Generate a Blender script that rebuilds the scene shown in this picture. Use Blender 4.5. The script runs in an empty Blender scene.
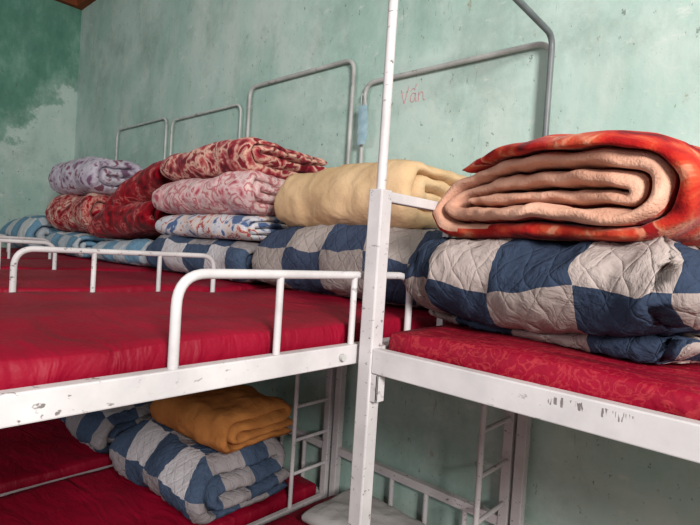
import bpy, bmesh, math, random
from mathutils import Vector, Matrix, noise

S = bpy.context.scene
COL = S.collection
try:
    S.view_settings.view_transform = 'Standard'
except Exception:
    pass

def srgb(r, g, b):
    def f(c):
        c /= 255.0
        return c/12.92 if c <= 0.04045 else ((c+0.055)/1.055)**2.4
    return (f(r), f(g), f(b), 1.0)

# ------------------------------------------------------------------ materials
class NT:
    def __init__(s, name, rough=0.6, spec=0.3):
        s.m = bpy.data.materials.new(name)
        s.m.use_nodes = True
        s.t = s.m.node_tree
        s.b = s.t.nodes['Principled BSDF']
        s.b.inputs['Roughness'].default_value = rough
        s.b.inputs['Specular IOR Level'].default_value = spec
    def n(s, typ, **kw):
        nd = s.t.nodes.new(typ)
        for k, v in kw.items():
            setattr(nd, k, v)
        return nd
    def l(s, a, b):
        s.t.links.new(a, b)
    def val(s, sock, v):
        if isinstance(v, (int, float)):
            sock.default_value = v
        elif isinstance(v, tuple):
            sock.default_value = v
        else:
            s.l(v, sock)
    def math(s, op, a, b=0.0, c=None):
        nd = s.n('ShaderNodeMath', operation=op)
        s.val(nd.inputs[0], a); s.val(nd.inputs[1], b)
        if c is not None: s.val(nd.inputs[2], c)
        return nd.outputs[0]
    def mix(s, f, a, b, mode='MIX'):
        nd = s.n('ShaderNodeMix', data_type='RGBA', blend_type=mode)
        s.val(nd.inputs[0], f); s.val(nd.inputs[6], a); s.val(nd.inputs[7], b)
        return nd.outputs[2]
    def coord(s, which='Object'):
        return s.n('ShaderNodeTexCoord').outputs[which]
    def mapping(s, v, scale=(1, 1, 1), loc=(0, 0, 0)):
        nd = s.n('ShaderNodeMapping')
        s.l(v, nd.inputs[0])
        nd.inputs['Scale'].default_value = scale
        nd.inputs['Location'].default_value = loc
        return nd.outputs[0]
    def noise(s, v, scale, detail=4, rough=0.5, dist=0.0):
        nd = s.n('ShaderNodeTexNoise')
        s.l(v, nd.inputs['Vector'])
        nd.inputs['Scale'].default_value = scale
        nd.inputs['Detail'].default_value = detail
        nd.inputs['Roughness'].default_value = rough
        nd.inputs['Distortion'].default_value = dist
        return nd.outputs['Fac']
    def ramp(s, f, stops, interp='LINEAR'):
        nd = s.n('ShaderNodeValToRGB')
        s.l(f, nd.inputs[0])
        cr = nd.color_ramp
        cr.interpolation = interp
        while len(cr.elements) < len(stops):
            cr.elements.new(0.5)
        for e, (p, c) in zip(cr.elements, stops):
            e.position = p
            e.color = c if isinstance(c, tuple) else (c, c, c, 1)
        return nd.outputs[0]
    def bump(s, h, dist=0.01, strength=1.0):
        nd = s.n('ShaderNodeBump')
        nd.inputs['Distance'].default_value = dist
        nd.inputs['Strength'].default_value = strength
        s.l(h, nd.inputs['Height'])
        s.l(nd.outputs[0], s.b.inputs['Normal'])
    def color(s, c):
        s.val(s.b.inputs['Base Color'], c)

def mat_wall(left=False):
    k = NT('wall_paint_side' if left else 'wall_paint', 0.75, 0.2)
    o = k.coord()
    n1 = k.noise(o, 1.0, 6, 0.6, 0.4)
    base = k.ramp(n1, [(0.30, srgb(152, 183, 173)), (0.48, srgb(170, 198, 189)), (0.60, srgb(189, 210, 203)), (0.72, srgb(176, 201, 193))])
    st = k.noise(k.mapping(o, (2.6, 2.6, 1.0)), 1.7, 7, 0.66)
    base = k.mix(k.math('MULTIPLY', k.ramp(st, [(0.48, 0.0), (0.68, 1.0)]), 0.45), base, srgb(207, 214, 209))
    st2 = k.noise(k.mapping(o, (2.4, 2.4, 1.3), (3, 1, 0)), 1.6, 7, 0.68)
    base = k.mix(k.math('MULTIPLY', k.ramp(st2, [(0.52, 0.0), (0.68, 1.0)]), 0.40), base, srgb(134, 162, 151))
    db = k.noise(k.mapping(o, (1, 1, 1), (4, 2, 7)), 1.7, 8, 0.72)
    base = k.mix(k.math('MULTIPLY', k.ramp(db, [(0.50, 0.0), (0.64, 1.0)]), 0.42), base, srgb(130, 154, 144))
    sep = k.n('ShaderNodeSeparateXYZ'); k.l(o, sep.inputs[0])
    ch2 = k.noise(k.mapping(o, (1, 1, 2.0), (8, 5, 3)), 6, 9, 0.78)
    base = k.mix(k.ramp(ch2, [(0.58, 0.0), (0.635, 0.6)]), base, srgb(213, 217, 212))
    if left:
        e = k.math('SUBTRACT', sep.outputs[2], k.math('MULTIPLY', sep.outputs[1], 1.5))
        nn = k.noise(o, 1.5, 9, 0.66)
        e = k.math('ADD', e, k.math('MULTIPLY', k.math('SUBTRACT', nn, 0.5), 2.8))
        f = k.ramp(k.math('MULTIPLY', e, 0.5), [(0.19, 0.0), (0.235, 0.6), (0.36, 0.92)])
        dk = k.ramp(k.noise(k.mapping(o, (1, 1.5, 0.8)), 2.6, 8, 0.68), [(0.34, srgb(62, 118, 99)), (0.5, srgb(86, 140, 121)), (0.64, srgb(122, 164, 148))])
        base = k.mix(f, base, dk)
    ch = k.noise(k.mapping(o, (1.6, 1.6, 1), (1, 5, 3)), 24, 4, 0.68)
    base = k.mix(k.ramp(ch, [(0.65, 0.0), (0.69, 0.7)]), base, srgb(98, 110, 102))
    ch3 = k.noise(k.mapping(o, (1.5, 1, 1), (3, 15, 3)), 4, 9, 0.8)
    base = k.mix(k.ramp(ch3, [(0.62, 0.0), (0.645, 0.7)]), base, srgb(148, 138, 116))
    sc2 = k.noise(k.mapping(o, (22, 22, 2), (3, 7, 2)), 1.6, 4, 0.6, 2.0)
    base = k.mix(k.ramp(sc2, [(0.67, 0.0), (0.71, 0.45)]), base, srgb(106, 120, 111))
    k.color(base)
    k.bump(k.noise(o, 7, 8, 0.64), 0.013, 0.5)
    return k.m

def mat_paint(scuff=False):
    k = NT('white_enamel' + ('_scuffed' if scuff else ''), 0.48, 0.35)
    o = k.coord()
    base = k.ramp(k.noise(o, 6, 5, 0.6), [(0.3, srgb(182, 178, 180)), (0.7, srgb(212, 207, 209))])
    c = k.noise(k.mapping(o, (1, 1, 1.6)), 46, 3, 0.55)
    c2 = k.noise(o, 3.1, 2)
    f = k.math('MULTIPLY', k.ramp(c, [(0.63, 0.0), (0.68, 1.0)]), k.ramp(c2, [(0.42, 0.0), (0.55, 1.0)]))
    if scuff:
        sep = k.n('ShaderNodeSeparateXYZ'); k.l(o, sep.inputs[0])
        x, z = sep.outputs[0], sep.outputs[2]
        inx = k.math('LESS_THAN', k.math('ABSOLUTE', k.math('ADD', x, 0.27)), 0.075)
        inz = k.math('LESS_THAN', k.math('ABSOLUTE', k.math('SUBTRACT', z, 1.482)), k.math('MULTIPLY', k.noise(k.mapping(o, (50, 1, 0)), 3, 2), 0.016))
        m = k.ramp(k.noise(k.mapping(o, (80, 1, 10)), 2.4, 3, 0.6, 0.3), [(0.54, 0.0), (0.58, 1.0)])
        f = k.math('MAXIMUM', f, k.math('MULTIPLY', k.math('MULTIPLY', inx, inz), m))
    base = k.mix(k.math('MULTIPLY', f, 0.8), base, srgb(78, 68, 66))
    k.color(base)
    return k.m

def mat_tube(name, a, b):
    k = NT(name, 0.42, 0.45)
    o = k.coord()
    base = k.ramp(k.noise(o, 7, 4), [(0.3, a), (0.7, b)])
    f = k.ramp(k.noise(o, 22, 4), [(0.62, 0.0), (0.70, 0.6)])
    base = k.mix(f, base, srgb(108, 88, 78))
    k.color(base)
    return k.m

def mat_red(pattern=False):
    k = NT('red_mattress_cloth' + ('_print' if pattern else ''), 0.58, 0.22)
    o = k.coord()
    base = k.ramp(k.noise(o, 3.5, 4), [(0.3, srgb(118, 0, 28)), (0.7, srgb(150, 6, 42))])
    if pattern:
        f = k.noise(o, 24, 3, 0.5, 2.0)
        f = k.ramp(f, [(0.45, 0.0), (0.50, 0.35), (0.55, 0.0)])
        base = k.mix(f, base, srgb(190, 74, 72))
    k.color(base)
    h = k.math('ADD', k.noise(k.mapping(o, (1, 2.6, 1)), 4.5, 3, 0.5, 1.0), k.math('MULTIPLY', k.noise(o, 120, 2), 0.05))
    k.bump(h, 0.030, 0.62)
    return k.m

def mat_check(name, navy, grey, white, su=0.14, sv=0.14, off=(0.03, 0.02), q=0.058):
    k = NT(name, 0.88, 0.1)
    c0 = k.coord('UV')
    ob = k.coord('Object')
    uv = k.mapping(c0, (1, 1, 1), (off[0], off[1], 0))
    sep = k.n('ShaderNodeSeparateXYZ'); k.l(uv, sep.inputs[0])
    u, v = sep.outputs[0], sep.outputs[1]
    wu = k.math('MULTIPLY', k.math('SUBTRACT', k.noise(c0, 3.5, 2), 0.5), 0.05)
    wv_ = k.math('MULTIPLY', k.math('SUBTRACT', k.noise(k.mapping(c0, (1, 1, 1), (7, 3, 0)), 3.5, 2), 0.5), 0.06)
    i = k.math('FLOORED_MODULO', k.math('FLOOR', k.math('DIVIDE', k.math('ADD', u, wu), su)), 2)
    j = k.math('FLOORED_MODULO', k.math('FLOOR', k.math('DIVIDE', k.math('ADD', v, wv_), sv)), 2)
    par = k.math('ABSOLUTE', k.math('SUBTRACT', i, j))
    lt = k.mix(i, grey, white)
    wv = k.noise(ob, 90, 2)
    nv = k.mix(wv, navy, tuple([min(1, c*1.5) for c in navy[:3]]+[1]))
    k.color(k.mix(par, lt, nv))
    def ridge(x):
        f = k.math('FRACT', k.math('DIVIDE', x, q))
        a = k.math('ABSOLUTE', k.math('SUBTRACT', f, 0.5))
        return k.math('POWER', k.math('MULTIPLY', a, 2), 8)
    h = k.math('MAXIMUM', ridge(k.math('ADD', u, v)), ridge(k.math('SUBTRACT', u, v)))
    h = k.math('ADD', k.math('MULTIPLY', h, -0.28), k.math('MULTIPLY', k.noise(ob, 13, 5, 0.6, 0.8), 2.1))
    k.bump(h, 0.010, 0.8)
    return k.m

def mat_floral(name, stops, scale=7, seed=0, plush=0.08):
    k = NT(name, 1.0, 0.03)
    uv = k.mapping(k.coord('Object'), (1, 1, 1), (seed*1.7, seed*2.3, seed*0.7))
    f = k.noise(uv, scale*1.15, 4, 0.55, 0.7)
    v = k.n('ShaderNodeTexVoronoi', feature='SMOOTH_F1')
    k.l(uv, v.inputs['Vector']); v.inputs['Scale'].default_value = scale*2.5
    try: v.inputs['Smoothness'].default_value = 0.35
    except Exception: pass
    f = k.math('ADD', f, k.math('MULTIPLY', k.math('SUBTRACT', v.outputs['Distance'], 0.40), 0.22))
    k.color(k.ramp(f, stops, 'EASE'))
    k.bump(k.math('ADD', k.noise(uv, 14, 4), k.math('MULTIPLY', k.noise(uv, 190, 2), 0.22)), 0.012, 0.7)
    k.b.inputs['Sheen Weight'].default_value = plush
    return k.m

def mat_plain(name, a, b, rough=0.85, scale=8, bump=0.01, fuzz=0.12):
    k = NT(name, rough, 0.1)
    o = k.coord('Object')
    k.color(k.ramp(k.noise(o, scale, 4), [(0.3, a), (0.7, b)]))
    k.bump(k.math('ADD', k.noise(o, scale*2.2, 4, 0.5, 0.3), k.math('MULTIPLY', k.noise(o, 190, 2), fuzz)), bump, 0.7)
    return k.m

M_wall, M_wallL = mat_wall(), mat_wall(True)
M_paint, M_scuff = mat_paint(), mat_paint(True)
M_tube = mat_tube('worn_grey_tube', srgb(158, 158, 156), srgb(196, 196, 194))
M_tubef = mat_tube('pale_grey_tube', srgb(172, 176, 174), srgb(204, 206, 204))
M_tubed = mat_tube('dark_grey_tube', srgb(92, 98, 102), srgb(120, 126, 128))
M_red, M_redp = mat_red(), mat_red(True)
M_chkR = mat_check('navy_check_quilt_large', srgb(44, 54, 72), srgb(150, 137, 133), srgb(168, 155, 151), 0.13, 0.18, (0.085, 0.03))
M_chk = mat_check('navy_check_quilt', srgb(54, 64, 84), srgb(148, 138, 135), srgb(166, 156, 152), 0.17, 0.21, (0.05, 0.05))
M_chk2 = mat_check('navy_check_quilt_pale', srgb(60, 74, 95), srgb(146, 140, 143), srgb(188, 184, 188), 0.16, 0.19, (0.06, 0.05))
M_chkb = mat_check('blue_check_quilt', srgb(104, 140, 164), srgb(182, 192, 200), srgb(206, 211, 214), 0.15, 0.17)
M_beige = mat_plain('beige_fleece', srgb(202, 168, 128), srgb(218, 186, 148), 0.95, 5, 0.018)
M_brown = mat_plain('ochre_brown_fleece', srgb(148, 92, 48), srgb(184, 122, 68), 0.95, 6, 0.024)
M_tan = mat_plain('tan_fleece', srgb(188, 138, 116), srgb(218, 172, 150), 1.0, 9, 0.010, 0.35)
M_redor = mat_floral('red_orange_plush', [(0.34, srgb(104, 14, 20)), (0.44, srgb(154, 26, 26)), (0.52, srgb(176, 46, 34)), (0.59, srgb(184, 74, 50)), (0.64, srgb(196, 124, 98)), (0.70, srgb(140, 24, 26))], 8, 1)
M_pinkred = mat_floral('rose_print_plush', [(0.36, srgb(98, 22, 34)), (0.44, srgb(148, 44, 56)), (0.50, srgb(186, 102, 100)), (0.56, srgb(218, 176, 158)), (0.64, srgb(130, 32, 46))], 9, 2)
M_pinkwht = mat_floral('pale_rose_print_plush', [(0.34, srgb(166, 80, 92)), (0.43, srgb(206, 150, 154)), (0.52, srgb(218, 192, 192)), (0.59, srgb(182, 106, 114)), (0.66, srgb(216, 188, 184))], 8, 3)
M_mixed = mat_floral('white_blue_red_print', [(0.38, srgb(78, 100, 140)), (0.45, srgb(202, 202, 210)), (0.53, srgb(212, 196, 188)), (0.57, srgb(162, 54, 52)), (0.62, srgb(200, 204, 210))], 8, 4)
M_redfl = mat_floral('crimson_floral_plush', [(0.32, srgb(80, 4, 16)), (0.47, srgb(130, 10, 26)), (0.56, srgb(156, 24, 38)), (0.62, srgb(184, 96, 92)), (0.68, srgb(120, 8, 24))], 9, 5)
M_redfl2 = mat_floral('red_white_floral_plush', [(0.36, srgb(100, 8, 22)), (0.45, srgb(156, 22, 38)), (0.53, srgb(200, 138, 128)), (0.58, srgb(164, 36, 44)), (0.66, srgb(212, 178, 162))], 9, 6)
M_lilac = mat_floral('lilac_white_print', [(0.36, srgb(122, 90, 116)), (0.45, srgb(182, 170, 188)), (0.58, srgb(202, 196, 208)), (0.66, srgb(134, 84, 106))], 8, 7)
M_greycl = mat_plain('grey_cotton', srgb(160, 158, 156), srgb(186, 184, 182), 0.85, 6, 0.012)
M_board = mat_plain('plywood_board', srgb(120, 88, 58), srgb(146, 110, 74), 0.7, 9, 0.002)
M_wood = mat_plain('roof_timber', srgb(110, 58, 36), srgb(140, 78, 50), 0.7, 6, 0.004)
M_floor = mat_plain('cement_floor', srgb(124, 118, 112), srgb(150, 144, 136), 0.7, 3, 0.004)
M_ceil = mat_plain('whitewashed_ceiling', srgb(160, 160, 155), srgb(180, 180, 175), 0.9, 3, 0.003)
M_mask = mat_plain('pale_blue_nonwoven', srgb(146, 178, 192), srgb(166, 194, 204), 0.8, 30, 0.001)
M_strap = mat_plain('white_elastic', srgb(200, 205, 208), srgb(215, 218, 220), 0.8, 30, 0.001)
M_ink = mat_plain('red_chalk', srgb(204, 134, 148), srgb(212, 150, 158), 0.9, 60, 0.001)

# ------------------------------------------------------------------ geometry
class Geo:
    def __init__(s):
        s.v = []; s.f = []
    def box(s, x0, x1, y0, y1, z0, z1):
        b = len(s.v)
        for z in (z0, z1):
            for y in (y0, y1):
                for x in (x0, x1):
                    s.v.append((x, y, z))
        for q in ((0, 2, 3, 1), (4, 5, 7, 6), (0, 1, 5, 4), (2, 6, 7, 3), (0, 4, 6, 2), (1, 3, 7, 5)):
            s.f.append(tuple(b+i for i in q))
        return s
    def tube(s, pts, r, fillet=0.0, seg=12):
        pts = [Vector(p) for p in pts]
        if fillet > 0 and len(pts) > 2:
            out = [pts[0]]
            for i in range(1, len(pts)-1):
                p = pts[i]; a = (pts[i-1]-p); c = (pts[i+1]-p)
                d = min(fillet, a.length*0.49, c.length*0.49)
                A = p+a.normalized()*d; B = p+c.normalized()*d
                for k in range(9):
                    t = k/8
                    out.append(A*(1-t)**2 + p*2*t*(1-t) + B*t*t)
            out.append(pts[-1]); pts = out
        T = []
        for i in range(len(pts)):
            a = pts[max(i-1, 0)]; c = pts[min(i+1, len(pts)-1)]
            T.append((c-a).normalized())
        up = Vector((0, 0, 1)) if abs(T[0].z) < 0.9 else Vector((1, 0, 0))
        N = (up - T[0]*up.dot(T[0])).normalized()
        b = len(s.v)
        for i, p in enumerate(pts):
            N = (N - T[i]*N.dot(T[i])).normalized()
            Bn = T[i].cross(N)
            for k in range(seg):
                a = 2*math.pi*k/seg
                s.v.append(tuple(p + N*(r*math.cos(a)) + Bn*(r*math.sin(a))))
        for i in range(len(pts)-1):
            for k in range(seg):
                k2 = (k+1) % seg
                s.f.append((b+i*seg+k, b+i*seg+k2, b+(i+1)*seg+k2, b+(i+1)*seg+k))
        s.f.append(tuple(b+k for k in reversed(range(seg))))
        e = b+(len(pts)-1)*seg
        s.f.append(tuple(e+k for k in range(seg)))
        return s
    def obj(s, name, mat, parent=None, smooth=True, bevel=0.0, org=None):
        org = Vector(org) if org else Vector((0, 0, 0))
        me = bpy.data.meshes.new(name)
        me.from_pydata([tuple(Vector(v)-org) for v in s.v], [], s.f)
        me.materials.append(mat)
        me.update()
        if smooth:
            me.shade_smooth()
            try: me.set_sharp_from_angle(angle=math.radians(40))
            except Exception: pass
        ob = bpy.data.objects.new(name, me)
        ob.location = org
        COL.objects.link(ob)
        if parent:
            ob.parent = parent
            ob.location = org - parent.location
        if bevel > 0:
            md = ob.modifiers.new('bev', 'BEVEL')
            md.width = bevel; md.segments = 2; md.limit_method = 'ANGLE'
        return ob

def tag(o, label, cat, group=None, kind=None):
    o['label'] = label
    o['category'] = cat
    if group: o['group'] = group
    if kind: o['kind'] = kind
    return o

def empty(name, loc):
    e = bpy.data.objects.new(name, None)
    e.empty_display_size = 0.1
    e.location = loc
    COL.objects.link(e)
    return e

# ------------------------------------------------------------------ room
WY = 2.0; LX = -5.87; CZ = 4.17
def struct(o):
    o['kind'] = 'structure'; return o
struct(Geo().box(LX-0.12, 3.2, WY, WY+0.12, 0, CZ).obj('wall_back', M_wall, smooth=False))
struct(Geo().box(LX-0.12, LX, -3.5, WY, 0, CZ).obj('wall_left', M_wallL, smooth=False))
struct(Geo().box(LX-0.12, 3.2, -3.5, WY+0.12, -0.1, 0).obj('floor', M_floor, smooth=False))
struct(Geo().box(LX-0.12, 3.2, -3.5, WY+0.12, CZ, CZ+0.1).obj('ceiling', M_ceil, smooth=False))
struct(Geo().box(LX, LX+0.07, -3.5, WY, CZ-0.09, CZ).obj('trim_1', M_wood, smooth=False))
struct(Geo().box(LX+0.07, 3.2, WY-0.07, WY, CZ-0.09, CZ).obj('trim_2', M_wood, smooth=False))

# ------------------------------------------------------------------ beds
ZR = 1.50      # top of upper rail
ZT = 1.886     # top of posts
ZLR = 0.435    # top of lower rail
def long_bed(idx, xr, nettop, guard, label):
    """bunk bed whose head stands against the back wall (length along Y)"""
    xl = xr-0.97; y0 = -0.03; y1 = 1.965
    root = empty('bunk_bed', (xl+0.485, 0.97, 0))
    P = 0.04
    for (x, y) in ((xl, y0), (xr-P, y0), (xl, y1-P), (xr-P, y1-P)):
        Geo().box(x, x+P, y, y+P, 0, ZT if y > 0.5 else ZR).obj('post', M_paint, root, False, 0.004, (x+P/2, y+P/2, 0))
    for z1 in (ZR, ZLR):
        for x in (xl+0.002, xr-0.03):
            Geo().box(x, x+0.028, y0+P, y1-P, z1-0.049, z1).obj('side_rail', M_paint, root, False, 0.003)
        for y in (y0+0.004, y1-0.034):
            Geo().box(xl+P, xr-P, y, y+0.03, z1-0.049, z1).obj('end_rail', M_paint, root, False, 0.003)
        Geo().box(xl+0.032, xr-0.032, y0+P+.002, y1-P-.002, z1-0.045, z1-0.028).obj('bed_board', M_board, root, False)
    gx = xr-0.016; ga, gb = guard
    g = Geo()
    g.tube([(gx, ga, ZR-0.045), (gx, ga, ZR+0.172), (gx, gb, ZR+0.172), (gx, gb, ZR-0.045)], 0.0098, 0.06)
    for t in (1/3, 2/3):
        yy = ga+(gb-ga)*t
        g.tube([(gx, yy, ZR-0.02), (gx, yy, ZR+0.168)], 0.0082)
    g.obj('guard_rail', M_paint, root)
    hy = y1-0.02
    g = Geo()
    g.tube([(xl+0.02, hy, ZT-0.015), (xr-0.02, hy, ZT-0.015)], 0.0125)
    for t in (0.25, 0.5, 0.75):
        xx = xl+0.97*t
        g.tube([(xx, hy, ZR-0.01), (xx, hy, ZT-0.018)], 0.009)
    g.obj('head_frame', M_paint, root)
    g = Geo()
    g.box(xl+P, xr-P, hy-0.015, hy+0.015, 0.668, 0.706)
    for t in (0.2, 0.4, 0.6, 0.8):
        xx = xl+0.97*t
        g.tube([(xx, hy, ZLR-0.01), (xx, hy, 0.68)], 0.012)
    g.obj('head_frame', M_paint, root)
    lx = xr-0.018; ya = 1.70
    g = Geo()
    g.tube([(lx, ya+0.06, ZR-0.05), (lx, ya, ZR-0.12), (lx, ya, ZLR)], 0.011, 0.05)
    z = 0.60
    while z < 1.42:
        g.tube([(lx, ya, z), (lx, y1-P+0.004, z)], 0.009)
        z += 0.17
    g.obj('ladder', M_paint, root)
    if nettop:
        ny = y1+0.012
        xe = -0.803 if idx == 0 else xr-0.03
        g = Geo()
        g.tube([(xl+0.03, ny, ZR-0.03), (xl+0.03, ny, nettop), (xe, ny, nettop), (xe, ny, ZR-0.03)], 0.0115 if idx < 2 else 0.0085, 0.07)
        g.obj('net_frame', M_tube if idx < 2 else M_tubef, root)
    tag(root, label, 'bunk bed', 'bunk beds in a row along the wall')
    return root

tops = [2.60, 2.745, 2.655, 2.69, None]
for k in range(5):
    gd = (0.468, 1.186) if k != 2 else (0.18, 0.90)
    lab = ["white steel bunk bed, head to the wall, beside tall pole",
           "white steel bunk bed with the tallest net frame at its head",
           "white enamelled steel bunk bed with head against the green wall",
           "white enamelled steel bunk bed with head against the green wall",
           "white steel bunk bed in the corner by the side wall"][k]
    long_bed(k, -0.823-k*1.0, tops[k], gd, lab)

# bed parallel to the wall
root = empty('bunk_bed', (0.18, 1.455, 0))
bx0, bx1, by0, by1 = -0.810, 1.17, 0.945, 1.965
P = 0.042
for (x, y) in ((bx0, by0), (bx1-P, by0), (bx0, by1-P), (bx1-P, by1-P)):
    Geo().box(x, x+P, y, y+P, 0, ZT).obj('post', M_paint, root, False, 0.004, (x+P/2, y+P/2, 0))
for z1 in (ZR, ZLR):
    for y in (by0+0.002, by1-0.03):
        Geo().box(bx0+P, bx1-P, y, y+0.028, z1-0.06, z1).obj('side_rail', M_scuff if (z1 == ZR and y < 1.2) else M_paint, root, False, 0.003)
    for x in (bx0+0.004, bx1-0.034):
        Geo().box(x, x+0.03, by0+P, by1-P, z1-0.055, z1).obj('end_rail', M_paint, root, False, 0.003)
    Geo().box(bx0+.036, bx1-.036, by0+P+.002, by1-P-.002, z1-0.045, z1-0.028).obj('bed_board', M_board, root, False)
for x in (bx0+P/2, bx1-P/2):
    g = Geo()
    g.box(x-0.013, x+0.013, by0+P, by1-P, ZT-0.028, ZT-0.002)
    for yy in (1.285, 1.60):
        g.box(x-0.011, x+0.011, yy-0.011, yy+0.011, ZR-0.01, ZT-0.028)
    g.obj('end_frame', M_paint, root, False, 0.003)
    g = Geo(); g.tube([(x, by0+P/2, ZT-0.005), (x, by0+P/2, 2.58)], 0.012)
    g.obj('pole', M_paint, root)
    g = Geo()
    g.tube([(x, by0+P/2, 2.575), (x, by0+P/2, 2.63), (x, by1-P/2, 2.605), (x, by1-P/2, ZT-0.005)], 0.0118, 0.055)
    g.obj('net_frame', M_tubed, root)
g = Geo()
g.box(bx0+P, bx0+P+0.020, by0+0.004, by0+0.009, ZR-0.128, ZR-0.062)
g.box(bx0+P+0.015, bx0+P+0.020, by0+0.004, by0+0.034, ZR-0.128, ZR-0.062)
g.obj('bracket', M_paint, root, False, 0.001)
g = Geo()
g.tube([(bx0-0.014, by0-0.045, ZR-0.026), (bx0-0.004, by0-0.045, ZR-0.026)], 0.009)
g.obj('bolt', M_tube, root)
tag(root, "white steel bunk bed standing lengthwise along the wall, chipped rail", 'bunk bed', 'bunk beds in a row along the wall')

# ------------------------------------------------------------------ mattresses
def rounded_slab(name, x0, x1, y0, y1, z0, z1, r, mat, nx, ny, seed, amp=0.004, crown=0.0, parent=None):
    bmv = {}; verts = []; faces = []
    nz = 4
    def idx(i, j, k):
        key = (i, j, k)
        if key not in bmv:
            x = x0+(x1-x0)*i/nx; y = y0+(y1-y0)*j/ny; z = z0+(z1-z0)*k/nz
            if i == 1: x = x0+r*0.35
            if i == nx-1: x = x1-r*0.35
            if j == 1: y = y0+r*0.35
            if j == ny-1: y = y1-r*0.35
            p = Vector((x, y, z))
            c = Vector((min(max(x, x0+r), x1-r), min(max(y, y0+r), y1-r), min(max(z, z0+r), z1-r)))
            d = p-c
            if d.length > 1e-6:
                m = max(abs(d.x), abs(d.y), abs(d.z))
                p = c + d.normalized()*m
            fz = (z-z0)/(z1-z0)
            n = noise.noise(Vector((x*3.0+seed, y*3.0, z*2)))*amp*1.6 + noise.noise(Vector((x*9+seed, y*9, 1)))*amp*0.7
            cx = 1-abs(2*(x-x0)/(x1-x0)-1)**2.2; cy = 1-abs(2*(y-y0)/(y1-y0)-1)**2.2
            p.z += fz*(n + crown*cx*cy)
            side = noise.noise(Vector((x*5+seed, y*5, z*8+3)))*amp
            if i in (0, nx): p.x += side
            if j in (0, ny): p.y += side
            bmv[key] = len(verts); verts.append(tuple(p))
        return bmv[key]
    for i in range(nx):
        for j in range(ny):
            faces.append((idx(i, j, 0), idx(i, j+1, 0), idx(i+1, j+1, 0), idx(i+1, j, 0)))
            faces.append((idx(i, j, nz), idx(i+1, j, nz), idx(i+1, j+1, nz), idx(i, j+1, nz)))
    for k in range(nz):
        for i in range(nx):
            faces.append((idx(i, 0, k), idx(i+1, 0, k), idx(i+1, 0, k+1), idx(i, 0, k+1)))
            faces.append((idx(i, ny, k), idx(i, ny, k+1), idx(i+1, ny, k+1), idx(i+1, ny, k)))
        for j in range(ny):
            faces.append((idx(0, j, k), idx(0, j, k+1), idx(0, j+1, k+1), idx(0, j+1, k)))
            faces.append((idx(nx, j, k), idx(nx, j+1, k), idx(nx, j+1, k+1), idx(nx, j, k+1)))
    me = bpy.data.meshes.new(name)
    me.from_pydata(verts, [], faces); me.materials.append(mat); me.shade_smooth()
    ob = bpy.data.objects.new(name, me); COL.objects.link(ob)
    return ob

for k in range(5):
    xr = -0.823-k; xl = xr-0.97
    o = rounded_slab('mattress', xl+0.045, xr-0.045, 0.02, 1.915, ZR-0.027, ZR+0.044, 0.022, M_red, 30, 56, k*7.3, 0.006, 0.004)
    tag(o, "thin red cloth covered mattress on an upper bunk", 'mattress', 'red mattresses')
    o = rounded_slab('mattress', xl+0.045, xr-0.045, 0.02, 1.915, ZLR-0.027, ZLR+0.044, 0.022, M_red, 30, 56, k*5.1+40, 0.006, 0.004)
    tag(o, "thin red cloth covered mattress on a lower bunk", 'mattress', 'red mattresses')
o = rounded_slab('mattress', bx0+0.048, bx1-0.048, by0+0.046, by1-0.05, ZR-0.027, ZR+0.044, 0.022, M_redp, 60, 30, 91, 0.005, 0.003)
tag(o, "red mattress with faint floral print, under the orange blanket pile", 'mattress', 'red mattresses')

# ------------------------------------------------------------------ folded bedding
def arc(cx, cz, r, a0, a1, n=10):
    return [(cx+r*math.cos(a0+(a1-a0)*i/n), cz+r*math.sin(a0+(a1-a0)*i/n)) for i in range(n+1)]

def path_spiral(A, H, n, side=1):
    t = H/n; R = A/2-n*t/2
    m = side
    z = 0.0; pts = [(-R*0.92, z)]
    sd = 1
    for i in range(n-1):
        r = (i+1)*t/2
        if sd == 1:
            cz = z+r
            pts += arc(R, cz, r, -math.pi/2, math.pi/2, 8+i*3); z = cz+r; sd = -1
        else:
            cz = z-r
            pts += arc(-R, cz, r, math.pi/2, 3*math.pi/2, 8+i*3); z = cz-r; sd = 1
    pts.append((R*0.9*sd, z))
    zs = [p[1] for p in pts]; mn = min(zs)-t/2
    return [(x*m, q-mn) for x, q in pts], t

def path_serp(A, H, n, first=1):
    t = H/n; R = A/2-t
    pts = [(-R*first*0.8, t/2)]; side = first
    for i in range(n-1):
        cz = (i+1)*t
        if side == 1: pts += arc(R, cz, t/2, -math.pi/2, math.pi/2, 10)
        else: pts += arc(-R, cz, t/2, -math.pi/2, -3*math.pi/2, 10)
        side = -side
    pts.append((R*side, H-t/2))
    return pts, t

def path_loose(A, H):
    """thin bottom layer, then one thick bulging fold towards -a"""
    zb = 0.13*H; z2 = 0.42*H; z3 = 0.79*H
    R = A/2-0.4*H
    pts = [(-R*1.02, zb)]
    r1 = (z2-zb)/2; pts += arc(R, zb+r1, r1, -math.pi/2, math.pi/2, 10)
    r2 = (z3-z2)/2; pts += arc(-R-0.06*H, z2+r2, r2, -math.pi/2, -3*math.pi/2, 12)
    pts.append((R*0.9, z3))
    return pts, H*0.38

def path_nested(A, H, front=-1):
    t = H/4; R = A/2-2*t
    f = front
    pts = [(-f*(R+t), 1.5*t)]
    def U(sx, cz, r, a0, a1, n):
        return [(sx*p[0], p[1]) for p in arc(R, cz, r, a0, a1, n)]
    pts += U(f, 2*t, t/2, -math.pi/2, math.pi/2, 8)
    pts += U(-f, 3*t, t/2, -math.pi/2, math.pi/2, 8)
    pts += U(f, 2*t, 1.5*t, math.pi/2, -math.pi/2, 20)
    pts.append((-f*(R+t), 0.5*t))
    return pts, t

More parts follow.
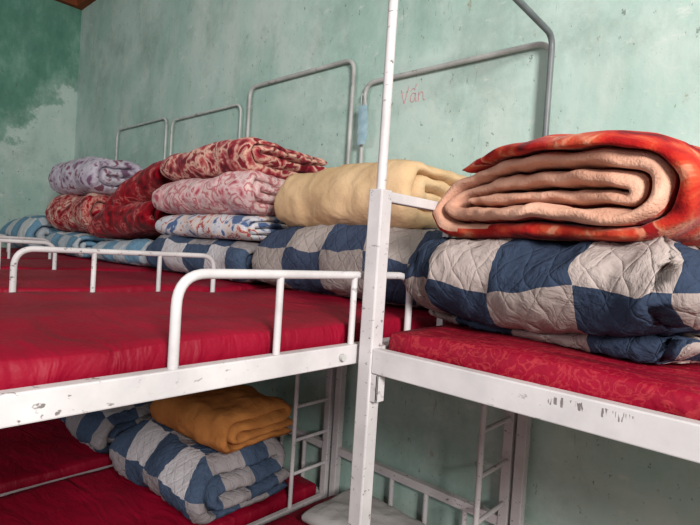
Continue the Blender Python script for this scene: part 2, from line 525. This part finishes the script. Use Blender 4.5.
def resample(pts, step):
    P = [Vector((a, b)) for a, b in pts]
    out = [P[0]]
    for i in range(1, len(P)):
        d = (P[i]-P[i-1]).length
        if d < 1e-5: continue
        n = max(1, int(round(d/step)))
        for k in range(1, n+1):
            out.append(P[i-1].lerp(P[i], k/n))
    return out

def blanket(name, label, cat, cx, cy, z0, A, L, H, style, n, axis, mats, rot=0.0, seed=0.0,
            amp=0.018, group=None, thick=0.97, front=-1, droop=0.06, lean=(0, 0), sag=0.10,
            puff=0.0, step=0.016, ecap=None, tilt=0.0, split=None, zamp=1.0, fine=0.2, jitk=0.025, wedge=0.0, rendk=0.30):
    if style == 'spiral': pts, t = path_spiral(A, H, n, front if front in (1, -1) else 1)
    elif style == 'serp': pts, t = path_serp(A, H, n, front)
    elif style == 'loose': pts, t = path_loose(A, H)
    else: pts, t = path_nested(A, H, front)
    C = resample(pts, step)
    m = len(C)
    hts = [t*thick/2]*m
    if style == 'loose':
        for i in range(m):
            w = min(1.0, max(0.0, (C[i].y/H-0.14)/0.26))
            hts[i] = H*(0.125*(1-w)+0.195*w)
    Nn = []
    for i in range(m):
        T = (C[min(i+1, m-1)]-C[max(i-1, 0)])
        if T.length < 1e-6: T = Vector((1, 0))
        T.normalize(); Nn.append(Vector((-T.y, T.x)))
    s = [0.0]
    for i in range(1, m): s.append(s[-1]+(C[i]-C[i-1]).length)
    ns = max(20, int(L/(step*1.2)))
    verts = []; uvs = []; ring = 2*m
    e = ecap or min(0.06, t*1.0)
    rend = H*rendk
    Q = 0.058
    for j in range(ns+1):
        l = -L/2+L*j/ns
        es = (0, 0.05, 0.2, 0.5)
        if j < 4: l = -L/2+e*es[j]
        if j > ns-4: l = L/2-e*es[ns-j]
        d = min(l+L/2, L/2-l)
        f = math.sqrt(max(0.0, 1-(1-min(d/e, 1.0))**2))
        f = 0.22+0.78*f
        for sd in (1, -1):
            for i in (range(m) if sd == 1 else reversed(range(m))):
                ht = hts[i]
                ee = min(s[i], s[-1]-s[i])
                f2 = math.sqrt(max(0.0, 1-(1-min(ee/(ht+1e-6), 1.0))**2))
                off = ht*f*(0.25+0.75*f2)
                off *= 1+0.22*noise.noise(Vector((s[i]*3.1, l*3.0, seed+4)))
                if puff:
                    pu = (abs(math.sin(math.pi*(s[i]+l+.065-.029)/Q))*abs(math.sin(math.pi*(s[i]-l-.055-.029)/Q)))**0.6
                    off += puff*(pu-0.6)
                p = C[i]+Nn[i]*(sd*off)
                a, b = p.x, p.y
                jit = noise.noise(Vector((s[i]*2.2, seed, 5 if l > 0 else 9)))*jitk*(abs(2*l/L)**2)
                ll = l+jit
                ha = abs(2*a/A); hl = abs(2*ll/L)
                if axis == 'x':
                    zc = (b/H-0.5)*2
                    pull = rend*(1-math.sqrt(max(0.0, 1-min(abs(zc), 1)**2*0.85)))
                    sg = 1 if ll > 0 else -1
                    ll -= sg*pull*min(1.0, abs(2*l/L))**4
                b2 = b*(1-droop*min(hl, 1.1)**3-sag*min(ha, 1.1)**4)
                if wedge and a < 0.12*A:
                    b2 *= 1-wedge*min(1.0, (0.12-a/A)/0.62)**1.4
                w = Vector((a*2.6+seed, ll*2.6, b*2.6+seed*0.3))
                nv = noise.noise_vector(w)*amp + noise.noise_vector(w*2.9)*amp*0.45 + noise.noise_vector(w*8.0)*amp*fine
                k = min(1.0, b/0.06)
                X = a+nv.x+lean[0]*b; Y = ll+nv.y+lean[1]*b; Z = max(0.0, b2+nv.z*k*zamp)
                verts.append((X, Y, Z)); uvs.append((s[i], l))
    V = []
    for (a, l, z) in verts:
        if axis == 'x': x, y = l, a
        else: x, y = a, l
        V.append((x, y, z))
    F = []; FM = []
    nm = len(mats)
    for j in range(ns):
        for i in range(ring):
            i2 = (i+1) % ring
            F.append((j*ring+i, j*ring+i2, (j+1)*ring+i2, (j+1)*ring+i))
            q = 0 if i < m else (1 if nm > 1 else 0)
            if nm > 2:
                si = s[i] if i < m else s[ring-1-i]
                if j < 3 or j >= ns-3: q = 2
                if split is not None:
                    dd = 0.0
                    jj = min(j, ns-1-j)
                    if jj < 4: dd = (-0.10 if i >= m else 0.10)
                    if si > split*s[-1]+dd: q = 1
            FM.append(q)
    for j in (0, ns):
        for i in range(m-1):
            F.append((j*ring+i, j*ring+i+1, j*ring+ring-2-i, j*ring+ring-1-i))
            q = 2 if nm > 2 else 0
            if split is not None and s[i] > split*s[-1]: q = 1
            FM.append(q)
    me = bpy.data.meshes.new(name)
    me.from_pydata(V, [], F)
    for mt in mats: me.materials.append(mt)
    for p, q in zip(me.polygons, FM): p.material_index = q
    me.shade_smooth()
    ul = me.uv_layers.new(name='UVMap')
    for lp in me.loops:
        ul.data[lp.index].uv = uvs[lp.vertex_index]
    bm = bmesh.new(); bm.from_mesh(me)
    bmesh.ops.recalc_face_normals(bm, faces=bm.faces)
    bm.to_mesh(me); bm.free()
    ob = bpy.data.objects.new(name, me)
    ob.location = (cx, cy, z0); ob.rotation_euler = (0, math.radians(tilt), math.radians(rot))
    COL.objects.link(ob)
    tag(ob, label, cat, group)
    return ob

ZM = ZR+0.048
GQ = 'folded checked quilts'; GB = 'folded plush blankets'
# pile on the lengthwise bed
blanket('quilt', "navy and grey checked quilt folded thick under the orange blanket", 'quilt',
        -0.425, 1.365, ZM, 0.64, 0.71, 0.245, 'loose', 3, 'x', [M_chkR], rot=-14, seed=3.1, amp=0.055, group=GQ, sag=0.0, puff=0.007, step=0.011,
        lean=(-0.06, 0), ecap=0.11, droop=0.05, zamp=0.75, fine=0.22, rendk=0.5)
blanket('blanket', "red and tan plush blanket rolled flat, layered edge showing", 'blanket',
        -0.425, 1.40, ZM+0.236, 0.69, 0.62, 0.222, 'spiral', 6, 'y', [M_tan, M_redor, M_tan], rot=-11, seed=8.4, amp=0.040, group=GB, front=1, sag=0.22, thick=0.92, step=0.010,
        split=0.672, ecap=0.05, zamp=0.8, fine=0.2, jitk=0.09, wedge=0.22)
# bed 1
blanket('quilt', "navy and pale grey checked quilt under the beige blanket", 'quilt',
        -1.30, 1.61, ZM, 0.58, 0.93, 0.28, 'nested', 4, 'x', [M_chk], rot=0, seed=12.7, amp=0.038, group=GQ, puff=0.005, droop=0.05, fine=0.25, rendk=0.55)
blanket('blanket', "plain beige fleece blanket folded on a checked quilt", 'blanket',
        -1.36, 1.62, ZM+0.262, 0.54, 0.74, 0.255, 'nested', 4, 'x', [M_beige], rot=-2, seed=17.7, amp=0.030, group=GB, droop=0.0, sag=0.03, rendk=0.3, fine=0.25)
# bed 2
blanket('quilt', "navy and white checked quilt at the bottom of the tall pile", 'quilt',
        -2.31, 1.61, ZM, 0.58, 0.90, 0.21, 'nested', 4, 'x', [M_chk2], seed=22, amp=0.028, group=GQ, puff=0.005, rendk=0.5)
blanket('blanket', "thin white blanket with blue and red print", 'blanket',
        -2.27, 1.61, ZM+0.20, 0.54, 0.84, 0.13, 'nested', 3, 'x', [M_mixed], seed=26, amp=0.020, group=GB, rendk=0.5)
blanket('blanket', "pale pink rose print blanket in the tall pile", 'blanket',
        -2.28, 1.60, ZM+0.32, 0.56, 0.87, 0.20, 'nested', 4, 'x', [M_pinkwht], seed=31, amp=0.034, group=GB, droop=0.0, thick=0.96, jitk=0.05, rendk=0.5)
blanket('blanket', "dark rose floral plush blanket on top of the tall pile", 'blanket',
        -2.28, 1.61, ZM+0.505, 0.54, 0.85, 0.16, 'nested', 4, 'x', [M_pinkred], seed=36, amp=0.034, group=GB, droop=0.03, front=-1, thick=0.96, rot=-2, jitk=0.05, rendk=0.5)
# bed 3
blanket('quilt', "light blue and white checked quilt under red blankets", 'quilt',
        -3.31, 1.64, ZM, 0.50, 0.80, 0.17, 'nested', 4, 'x', [M_chkb], seed=41, amp=0.03, group=GQ, puff=0.004, rot=4)
blanket('blanket', "crimson floral plush blanket lying on a light blue quilt", 'blanket',
        -3.30, 1.64, ZM+0.190, 0.50, 0.84, 0.21, 'nested', 4, 'x', [M_redfl], seed=44, amp=0.038, group=GB, tilt=-6, rendk=0.5)
blanket('blanket', "crimson floral plush blanket slumped on another red blanket", 'blanket',
        -3.17, 1.64, ZM+0.395, 0.48, 0.74, 0.21, 'nested', 4, 'x', [M_redfl], rot=5, seed=49, amp=0.038, group=GB, droop=0.20, front=-1, tilt=-17, rendk=0.5)
# bed 4
blanket('quilt', "light blue checked quilt beneath a red floral blanket", 'quilt',
        -4.31, 1.64, ZM, 0.50, 0.84, 0.19, 'nested', 4, 'x', [M_chkb], seed=53, amp=0.03, group=GQ, puff=0.004, rot=-4)
blanket('blanket', "red and white floral plush blanket between two quilts", 'blanket',
        -4.31, 1.64, ZM+0.185, 0.50, 0.90, 0.31, 'nested', 4, 'x', [M_redfl2], seed=57, amp=0.038, group=GB, rendk=0.5)
blanket('blanket', "white and lilac blanket on top of a red floral one", 'blanket',
        -4.29, 1.65, ZM+0.485, 0.48, 0.84, 0.29, 'nested', 4, 'x', [M_lilac], seed=62, amp=0.034, group=GB, front=-1, droop=0.02, rot=3, rendk=0.5)
# bed 5
blanket('quilt', "light blue checked quilt folded alone beside the corner", 'quilt',
        -5.27, 1.58, ZM, 0.52, 0.72, 0.30, 'nested', 4, 'x', [M_chkb], seed=66, amp=0.03, group=GQ, puff=0.004, rot=5)
# lower bunks
ZL = ZLR+0.048
blanket('quilt', "navy and white checked quilt under a brown blanket", 'quilt',
        -2.225, 1.46, ZL, 0.66, 0.78, 0.31, 'nested', 4, 'x', [M_chk2], seed=71, amp=0.040, group=GQ, rot=1, puff=0.007, ecap=0.08, fine=0.18, rendk=0.45)
blanket('blanket', "ochre brown fleece blanket folded on a checked quilt, lower bunk", 'blanket',
        -2.16, 1.50, ZL+0.288, 0.48, 0.66, 0.21, 'nested', 4, 'x', [M_brown], seed=76, amp=0.036, group=GB, rot=2, droop=0.05, fine=0.22, jitk=0.0, rendk=0.55, sag=0.05)
blanket('quilt', "navy and white checked quilt spread on a lower bunk mattress", 'quilt',
        -3.22, 1.42, ZL, 0.56, 0.78, 0.25, 'nested', 4, 'x', [M_chk2], seed=82, amp=0.034, group=GQ, puff=0.006)
blanket('blanket', "plain grey cotton blanket folded on a lower bunk", 'blanket',
        -1.30, 1.72, ZL, 0.36, 0.62, 0.10, 'serp', 3, 'x', [M_greycl], seed=88, amp=0.02, group=GB, front=1)

# ------------------------------------------------------------------ face mask on the net frame
mx, my, mz = -1.738, 1.945, 2.38
root = empty('face_mask', (mx, my, mz-0.11))
g = Geo()
nxm, nzm = 8, 22
for side in (0, 1):
    for j in range(nzm+1):
        for i in range(nxm+1):
            a = i/nxm-0.5; b = j/nzm
            w = 0.066*(0.80+0.20*math.sin(b*math.pi*0.9)+0.06*math.sin(b*7))
            g.v.append((mx+a*w+0.004*math.sin(b*5), my-0.002*math.sin(b*math.pi*7)-0.004*math.cos(a*3)-(0.0015 if side else 0), mz-0.105+0.20*b))
ro = (nxm+1)*(nzm+1)
for side in (0, 1):
    for j in range(nzm):
        for i in range(nxm):
            q = [side*ro+j*(nxm+1)+i, side*ro+j*(nxm+1)+i+1, side*ro+(j+1)*(nxm+1)+i+1, side*ro+(j+1)*(nxm+1)+i]
            g.f.append(tuple(q if side else reversed(q)))
g.obj('cloth', M_mask, root)
g = Geo()
g.tube([(mx-0.02, my, mz+0.09), (mx-0.028, my+0.01, mz+0.14), (mx-0.035, my+0.02, mz+0.17), (mx-0.01, my+0.01, mz+0.15), (mx+0.02, my, mz+0.09)], 0.0018, 0.02, 6)
g.obj('ear_loop', M_strap, root)
tag(root, "pale blue pleated face mask hanging on the net frame tube", 'face mask')

# ------------------------------------------------------------------ handwriting on the wall
def P3(a, b):
    return (-1.545+a, WY-0.0008, 2.462+b+a*0.02)
strokes = [
    [(0, .075), (.008, .05), (.022, .0), (.034, .045), (.046, .085)],
    [(.085, .042), (.070, .050), (.058, .030), (.062, .006), (.078, .004), (.086, .022), (.087, .045)],
    [(.087, .045), (.087, .018), (.094, .002)],
    [(.060, .060), (.073, .073), (.084, .059)],
    [(.084, .074), (.095, .088)],
    [(.106, .046), (.106, .002)],
    [(.106, .030), (.118, .047), (.130, .040), (.132, .018), (.136, .002), (.146, .006)],
]
g = Geo()
for st in strokes:
    g.tube([P3(a, b) for a, b in st], 0.0018, 0.01, 6)
o = g.obj('wall_writing', M_ink, None, org=(-1.47, WY-0.0008, 2.50))
tag(o, "faint red handwritten word Vấn on the green wall", 'writing')

# ------------------------------------------------------------------ lights
w = bpy.data.worlds.new('World'); S.world = w; w.use_nodes = True
bg = w.node_tree.nodes['Background']
bg.inputs[0].default_value = (0.95, 0.96, 1.0, 1); bg.inputs[1].default_value = 0.31
def area(loc, target, size, power, col, sy=None):
    L = bpy.data.lights.new('window_and_fill_light', 'AREA')
    L.shape = 'RECTANGLE'; L.size = size; L.size_y = sy or size; L.energy = power; L.color = col
    o = bpy.data.objects.new('window_and_fill_light', L); COL.objects.link(o)
    o.location = loc
    o.rotation_euler = (Vector(target)-Vector(loc)).to_track_quat('-Z', 'Y').to_euler()
    return o
area((2.2, -0.8, 2.9), (-1.6, 1.6, 1.8), 0.75, 210, (1.0, 0.96, 0.91), 0.95)
area((-2.2, -3.2, 3.1), (-2.2, 1.6, 2.0), 1.5, 40, (0.99, 0.98, 1.0), 1.2)  # weak fill lamp added to lift the scene, not a window of the room

# ------------------------------------------------------------------ camera
cam = bpy.data.cameras.new('Camera'); co = bpy.data.objects.new('Camera', cam); COL.objects.link(co)
cam.sensor_width = 36; cam.lens = 507/700*36; cam.clip_start = 0.02
yaw, pit, rol = math.radians(42.2), math.radians(1.41), math.radians(3.7)
fh = Vector((-math.sin(yaw), math.cos(yaw), 0)); h = Vector((math.cos(yaw), math.sin(yaw), 0))
fw = fh*math.cos(pit)-Vector((0, 0, 1))*math.sin(pit)
up0 = h.cross(fw)
R_ = h*math.cos(rol)+up0*math.sin(rol); U_ = up0*math.cos(rol)-h*math.sin(rol)
M = Matrix((R_, U_, -fw)).transposed().to_4x4()
M.translation = Vector((0, 0, 1.734))
co.matrix_world = M
S.camera = co
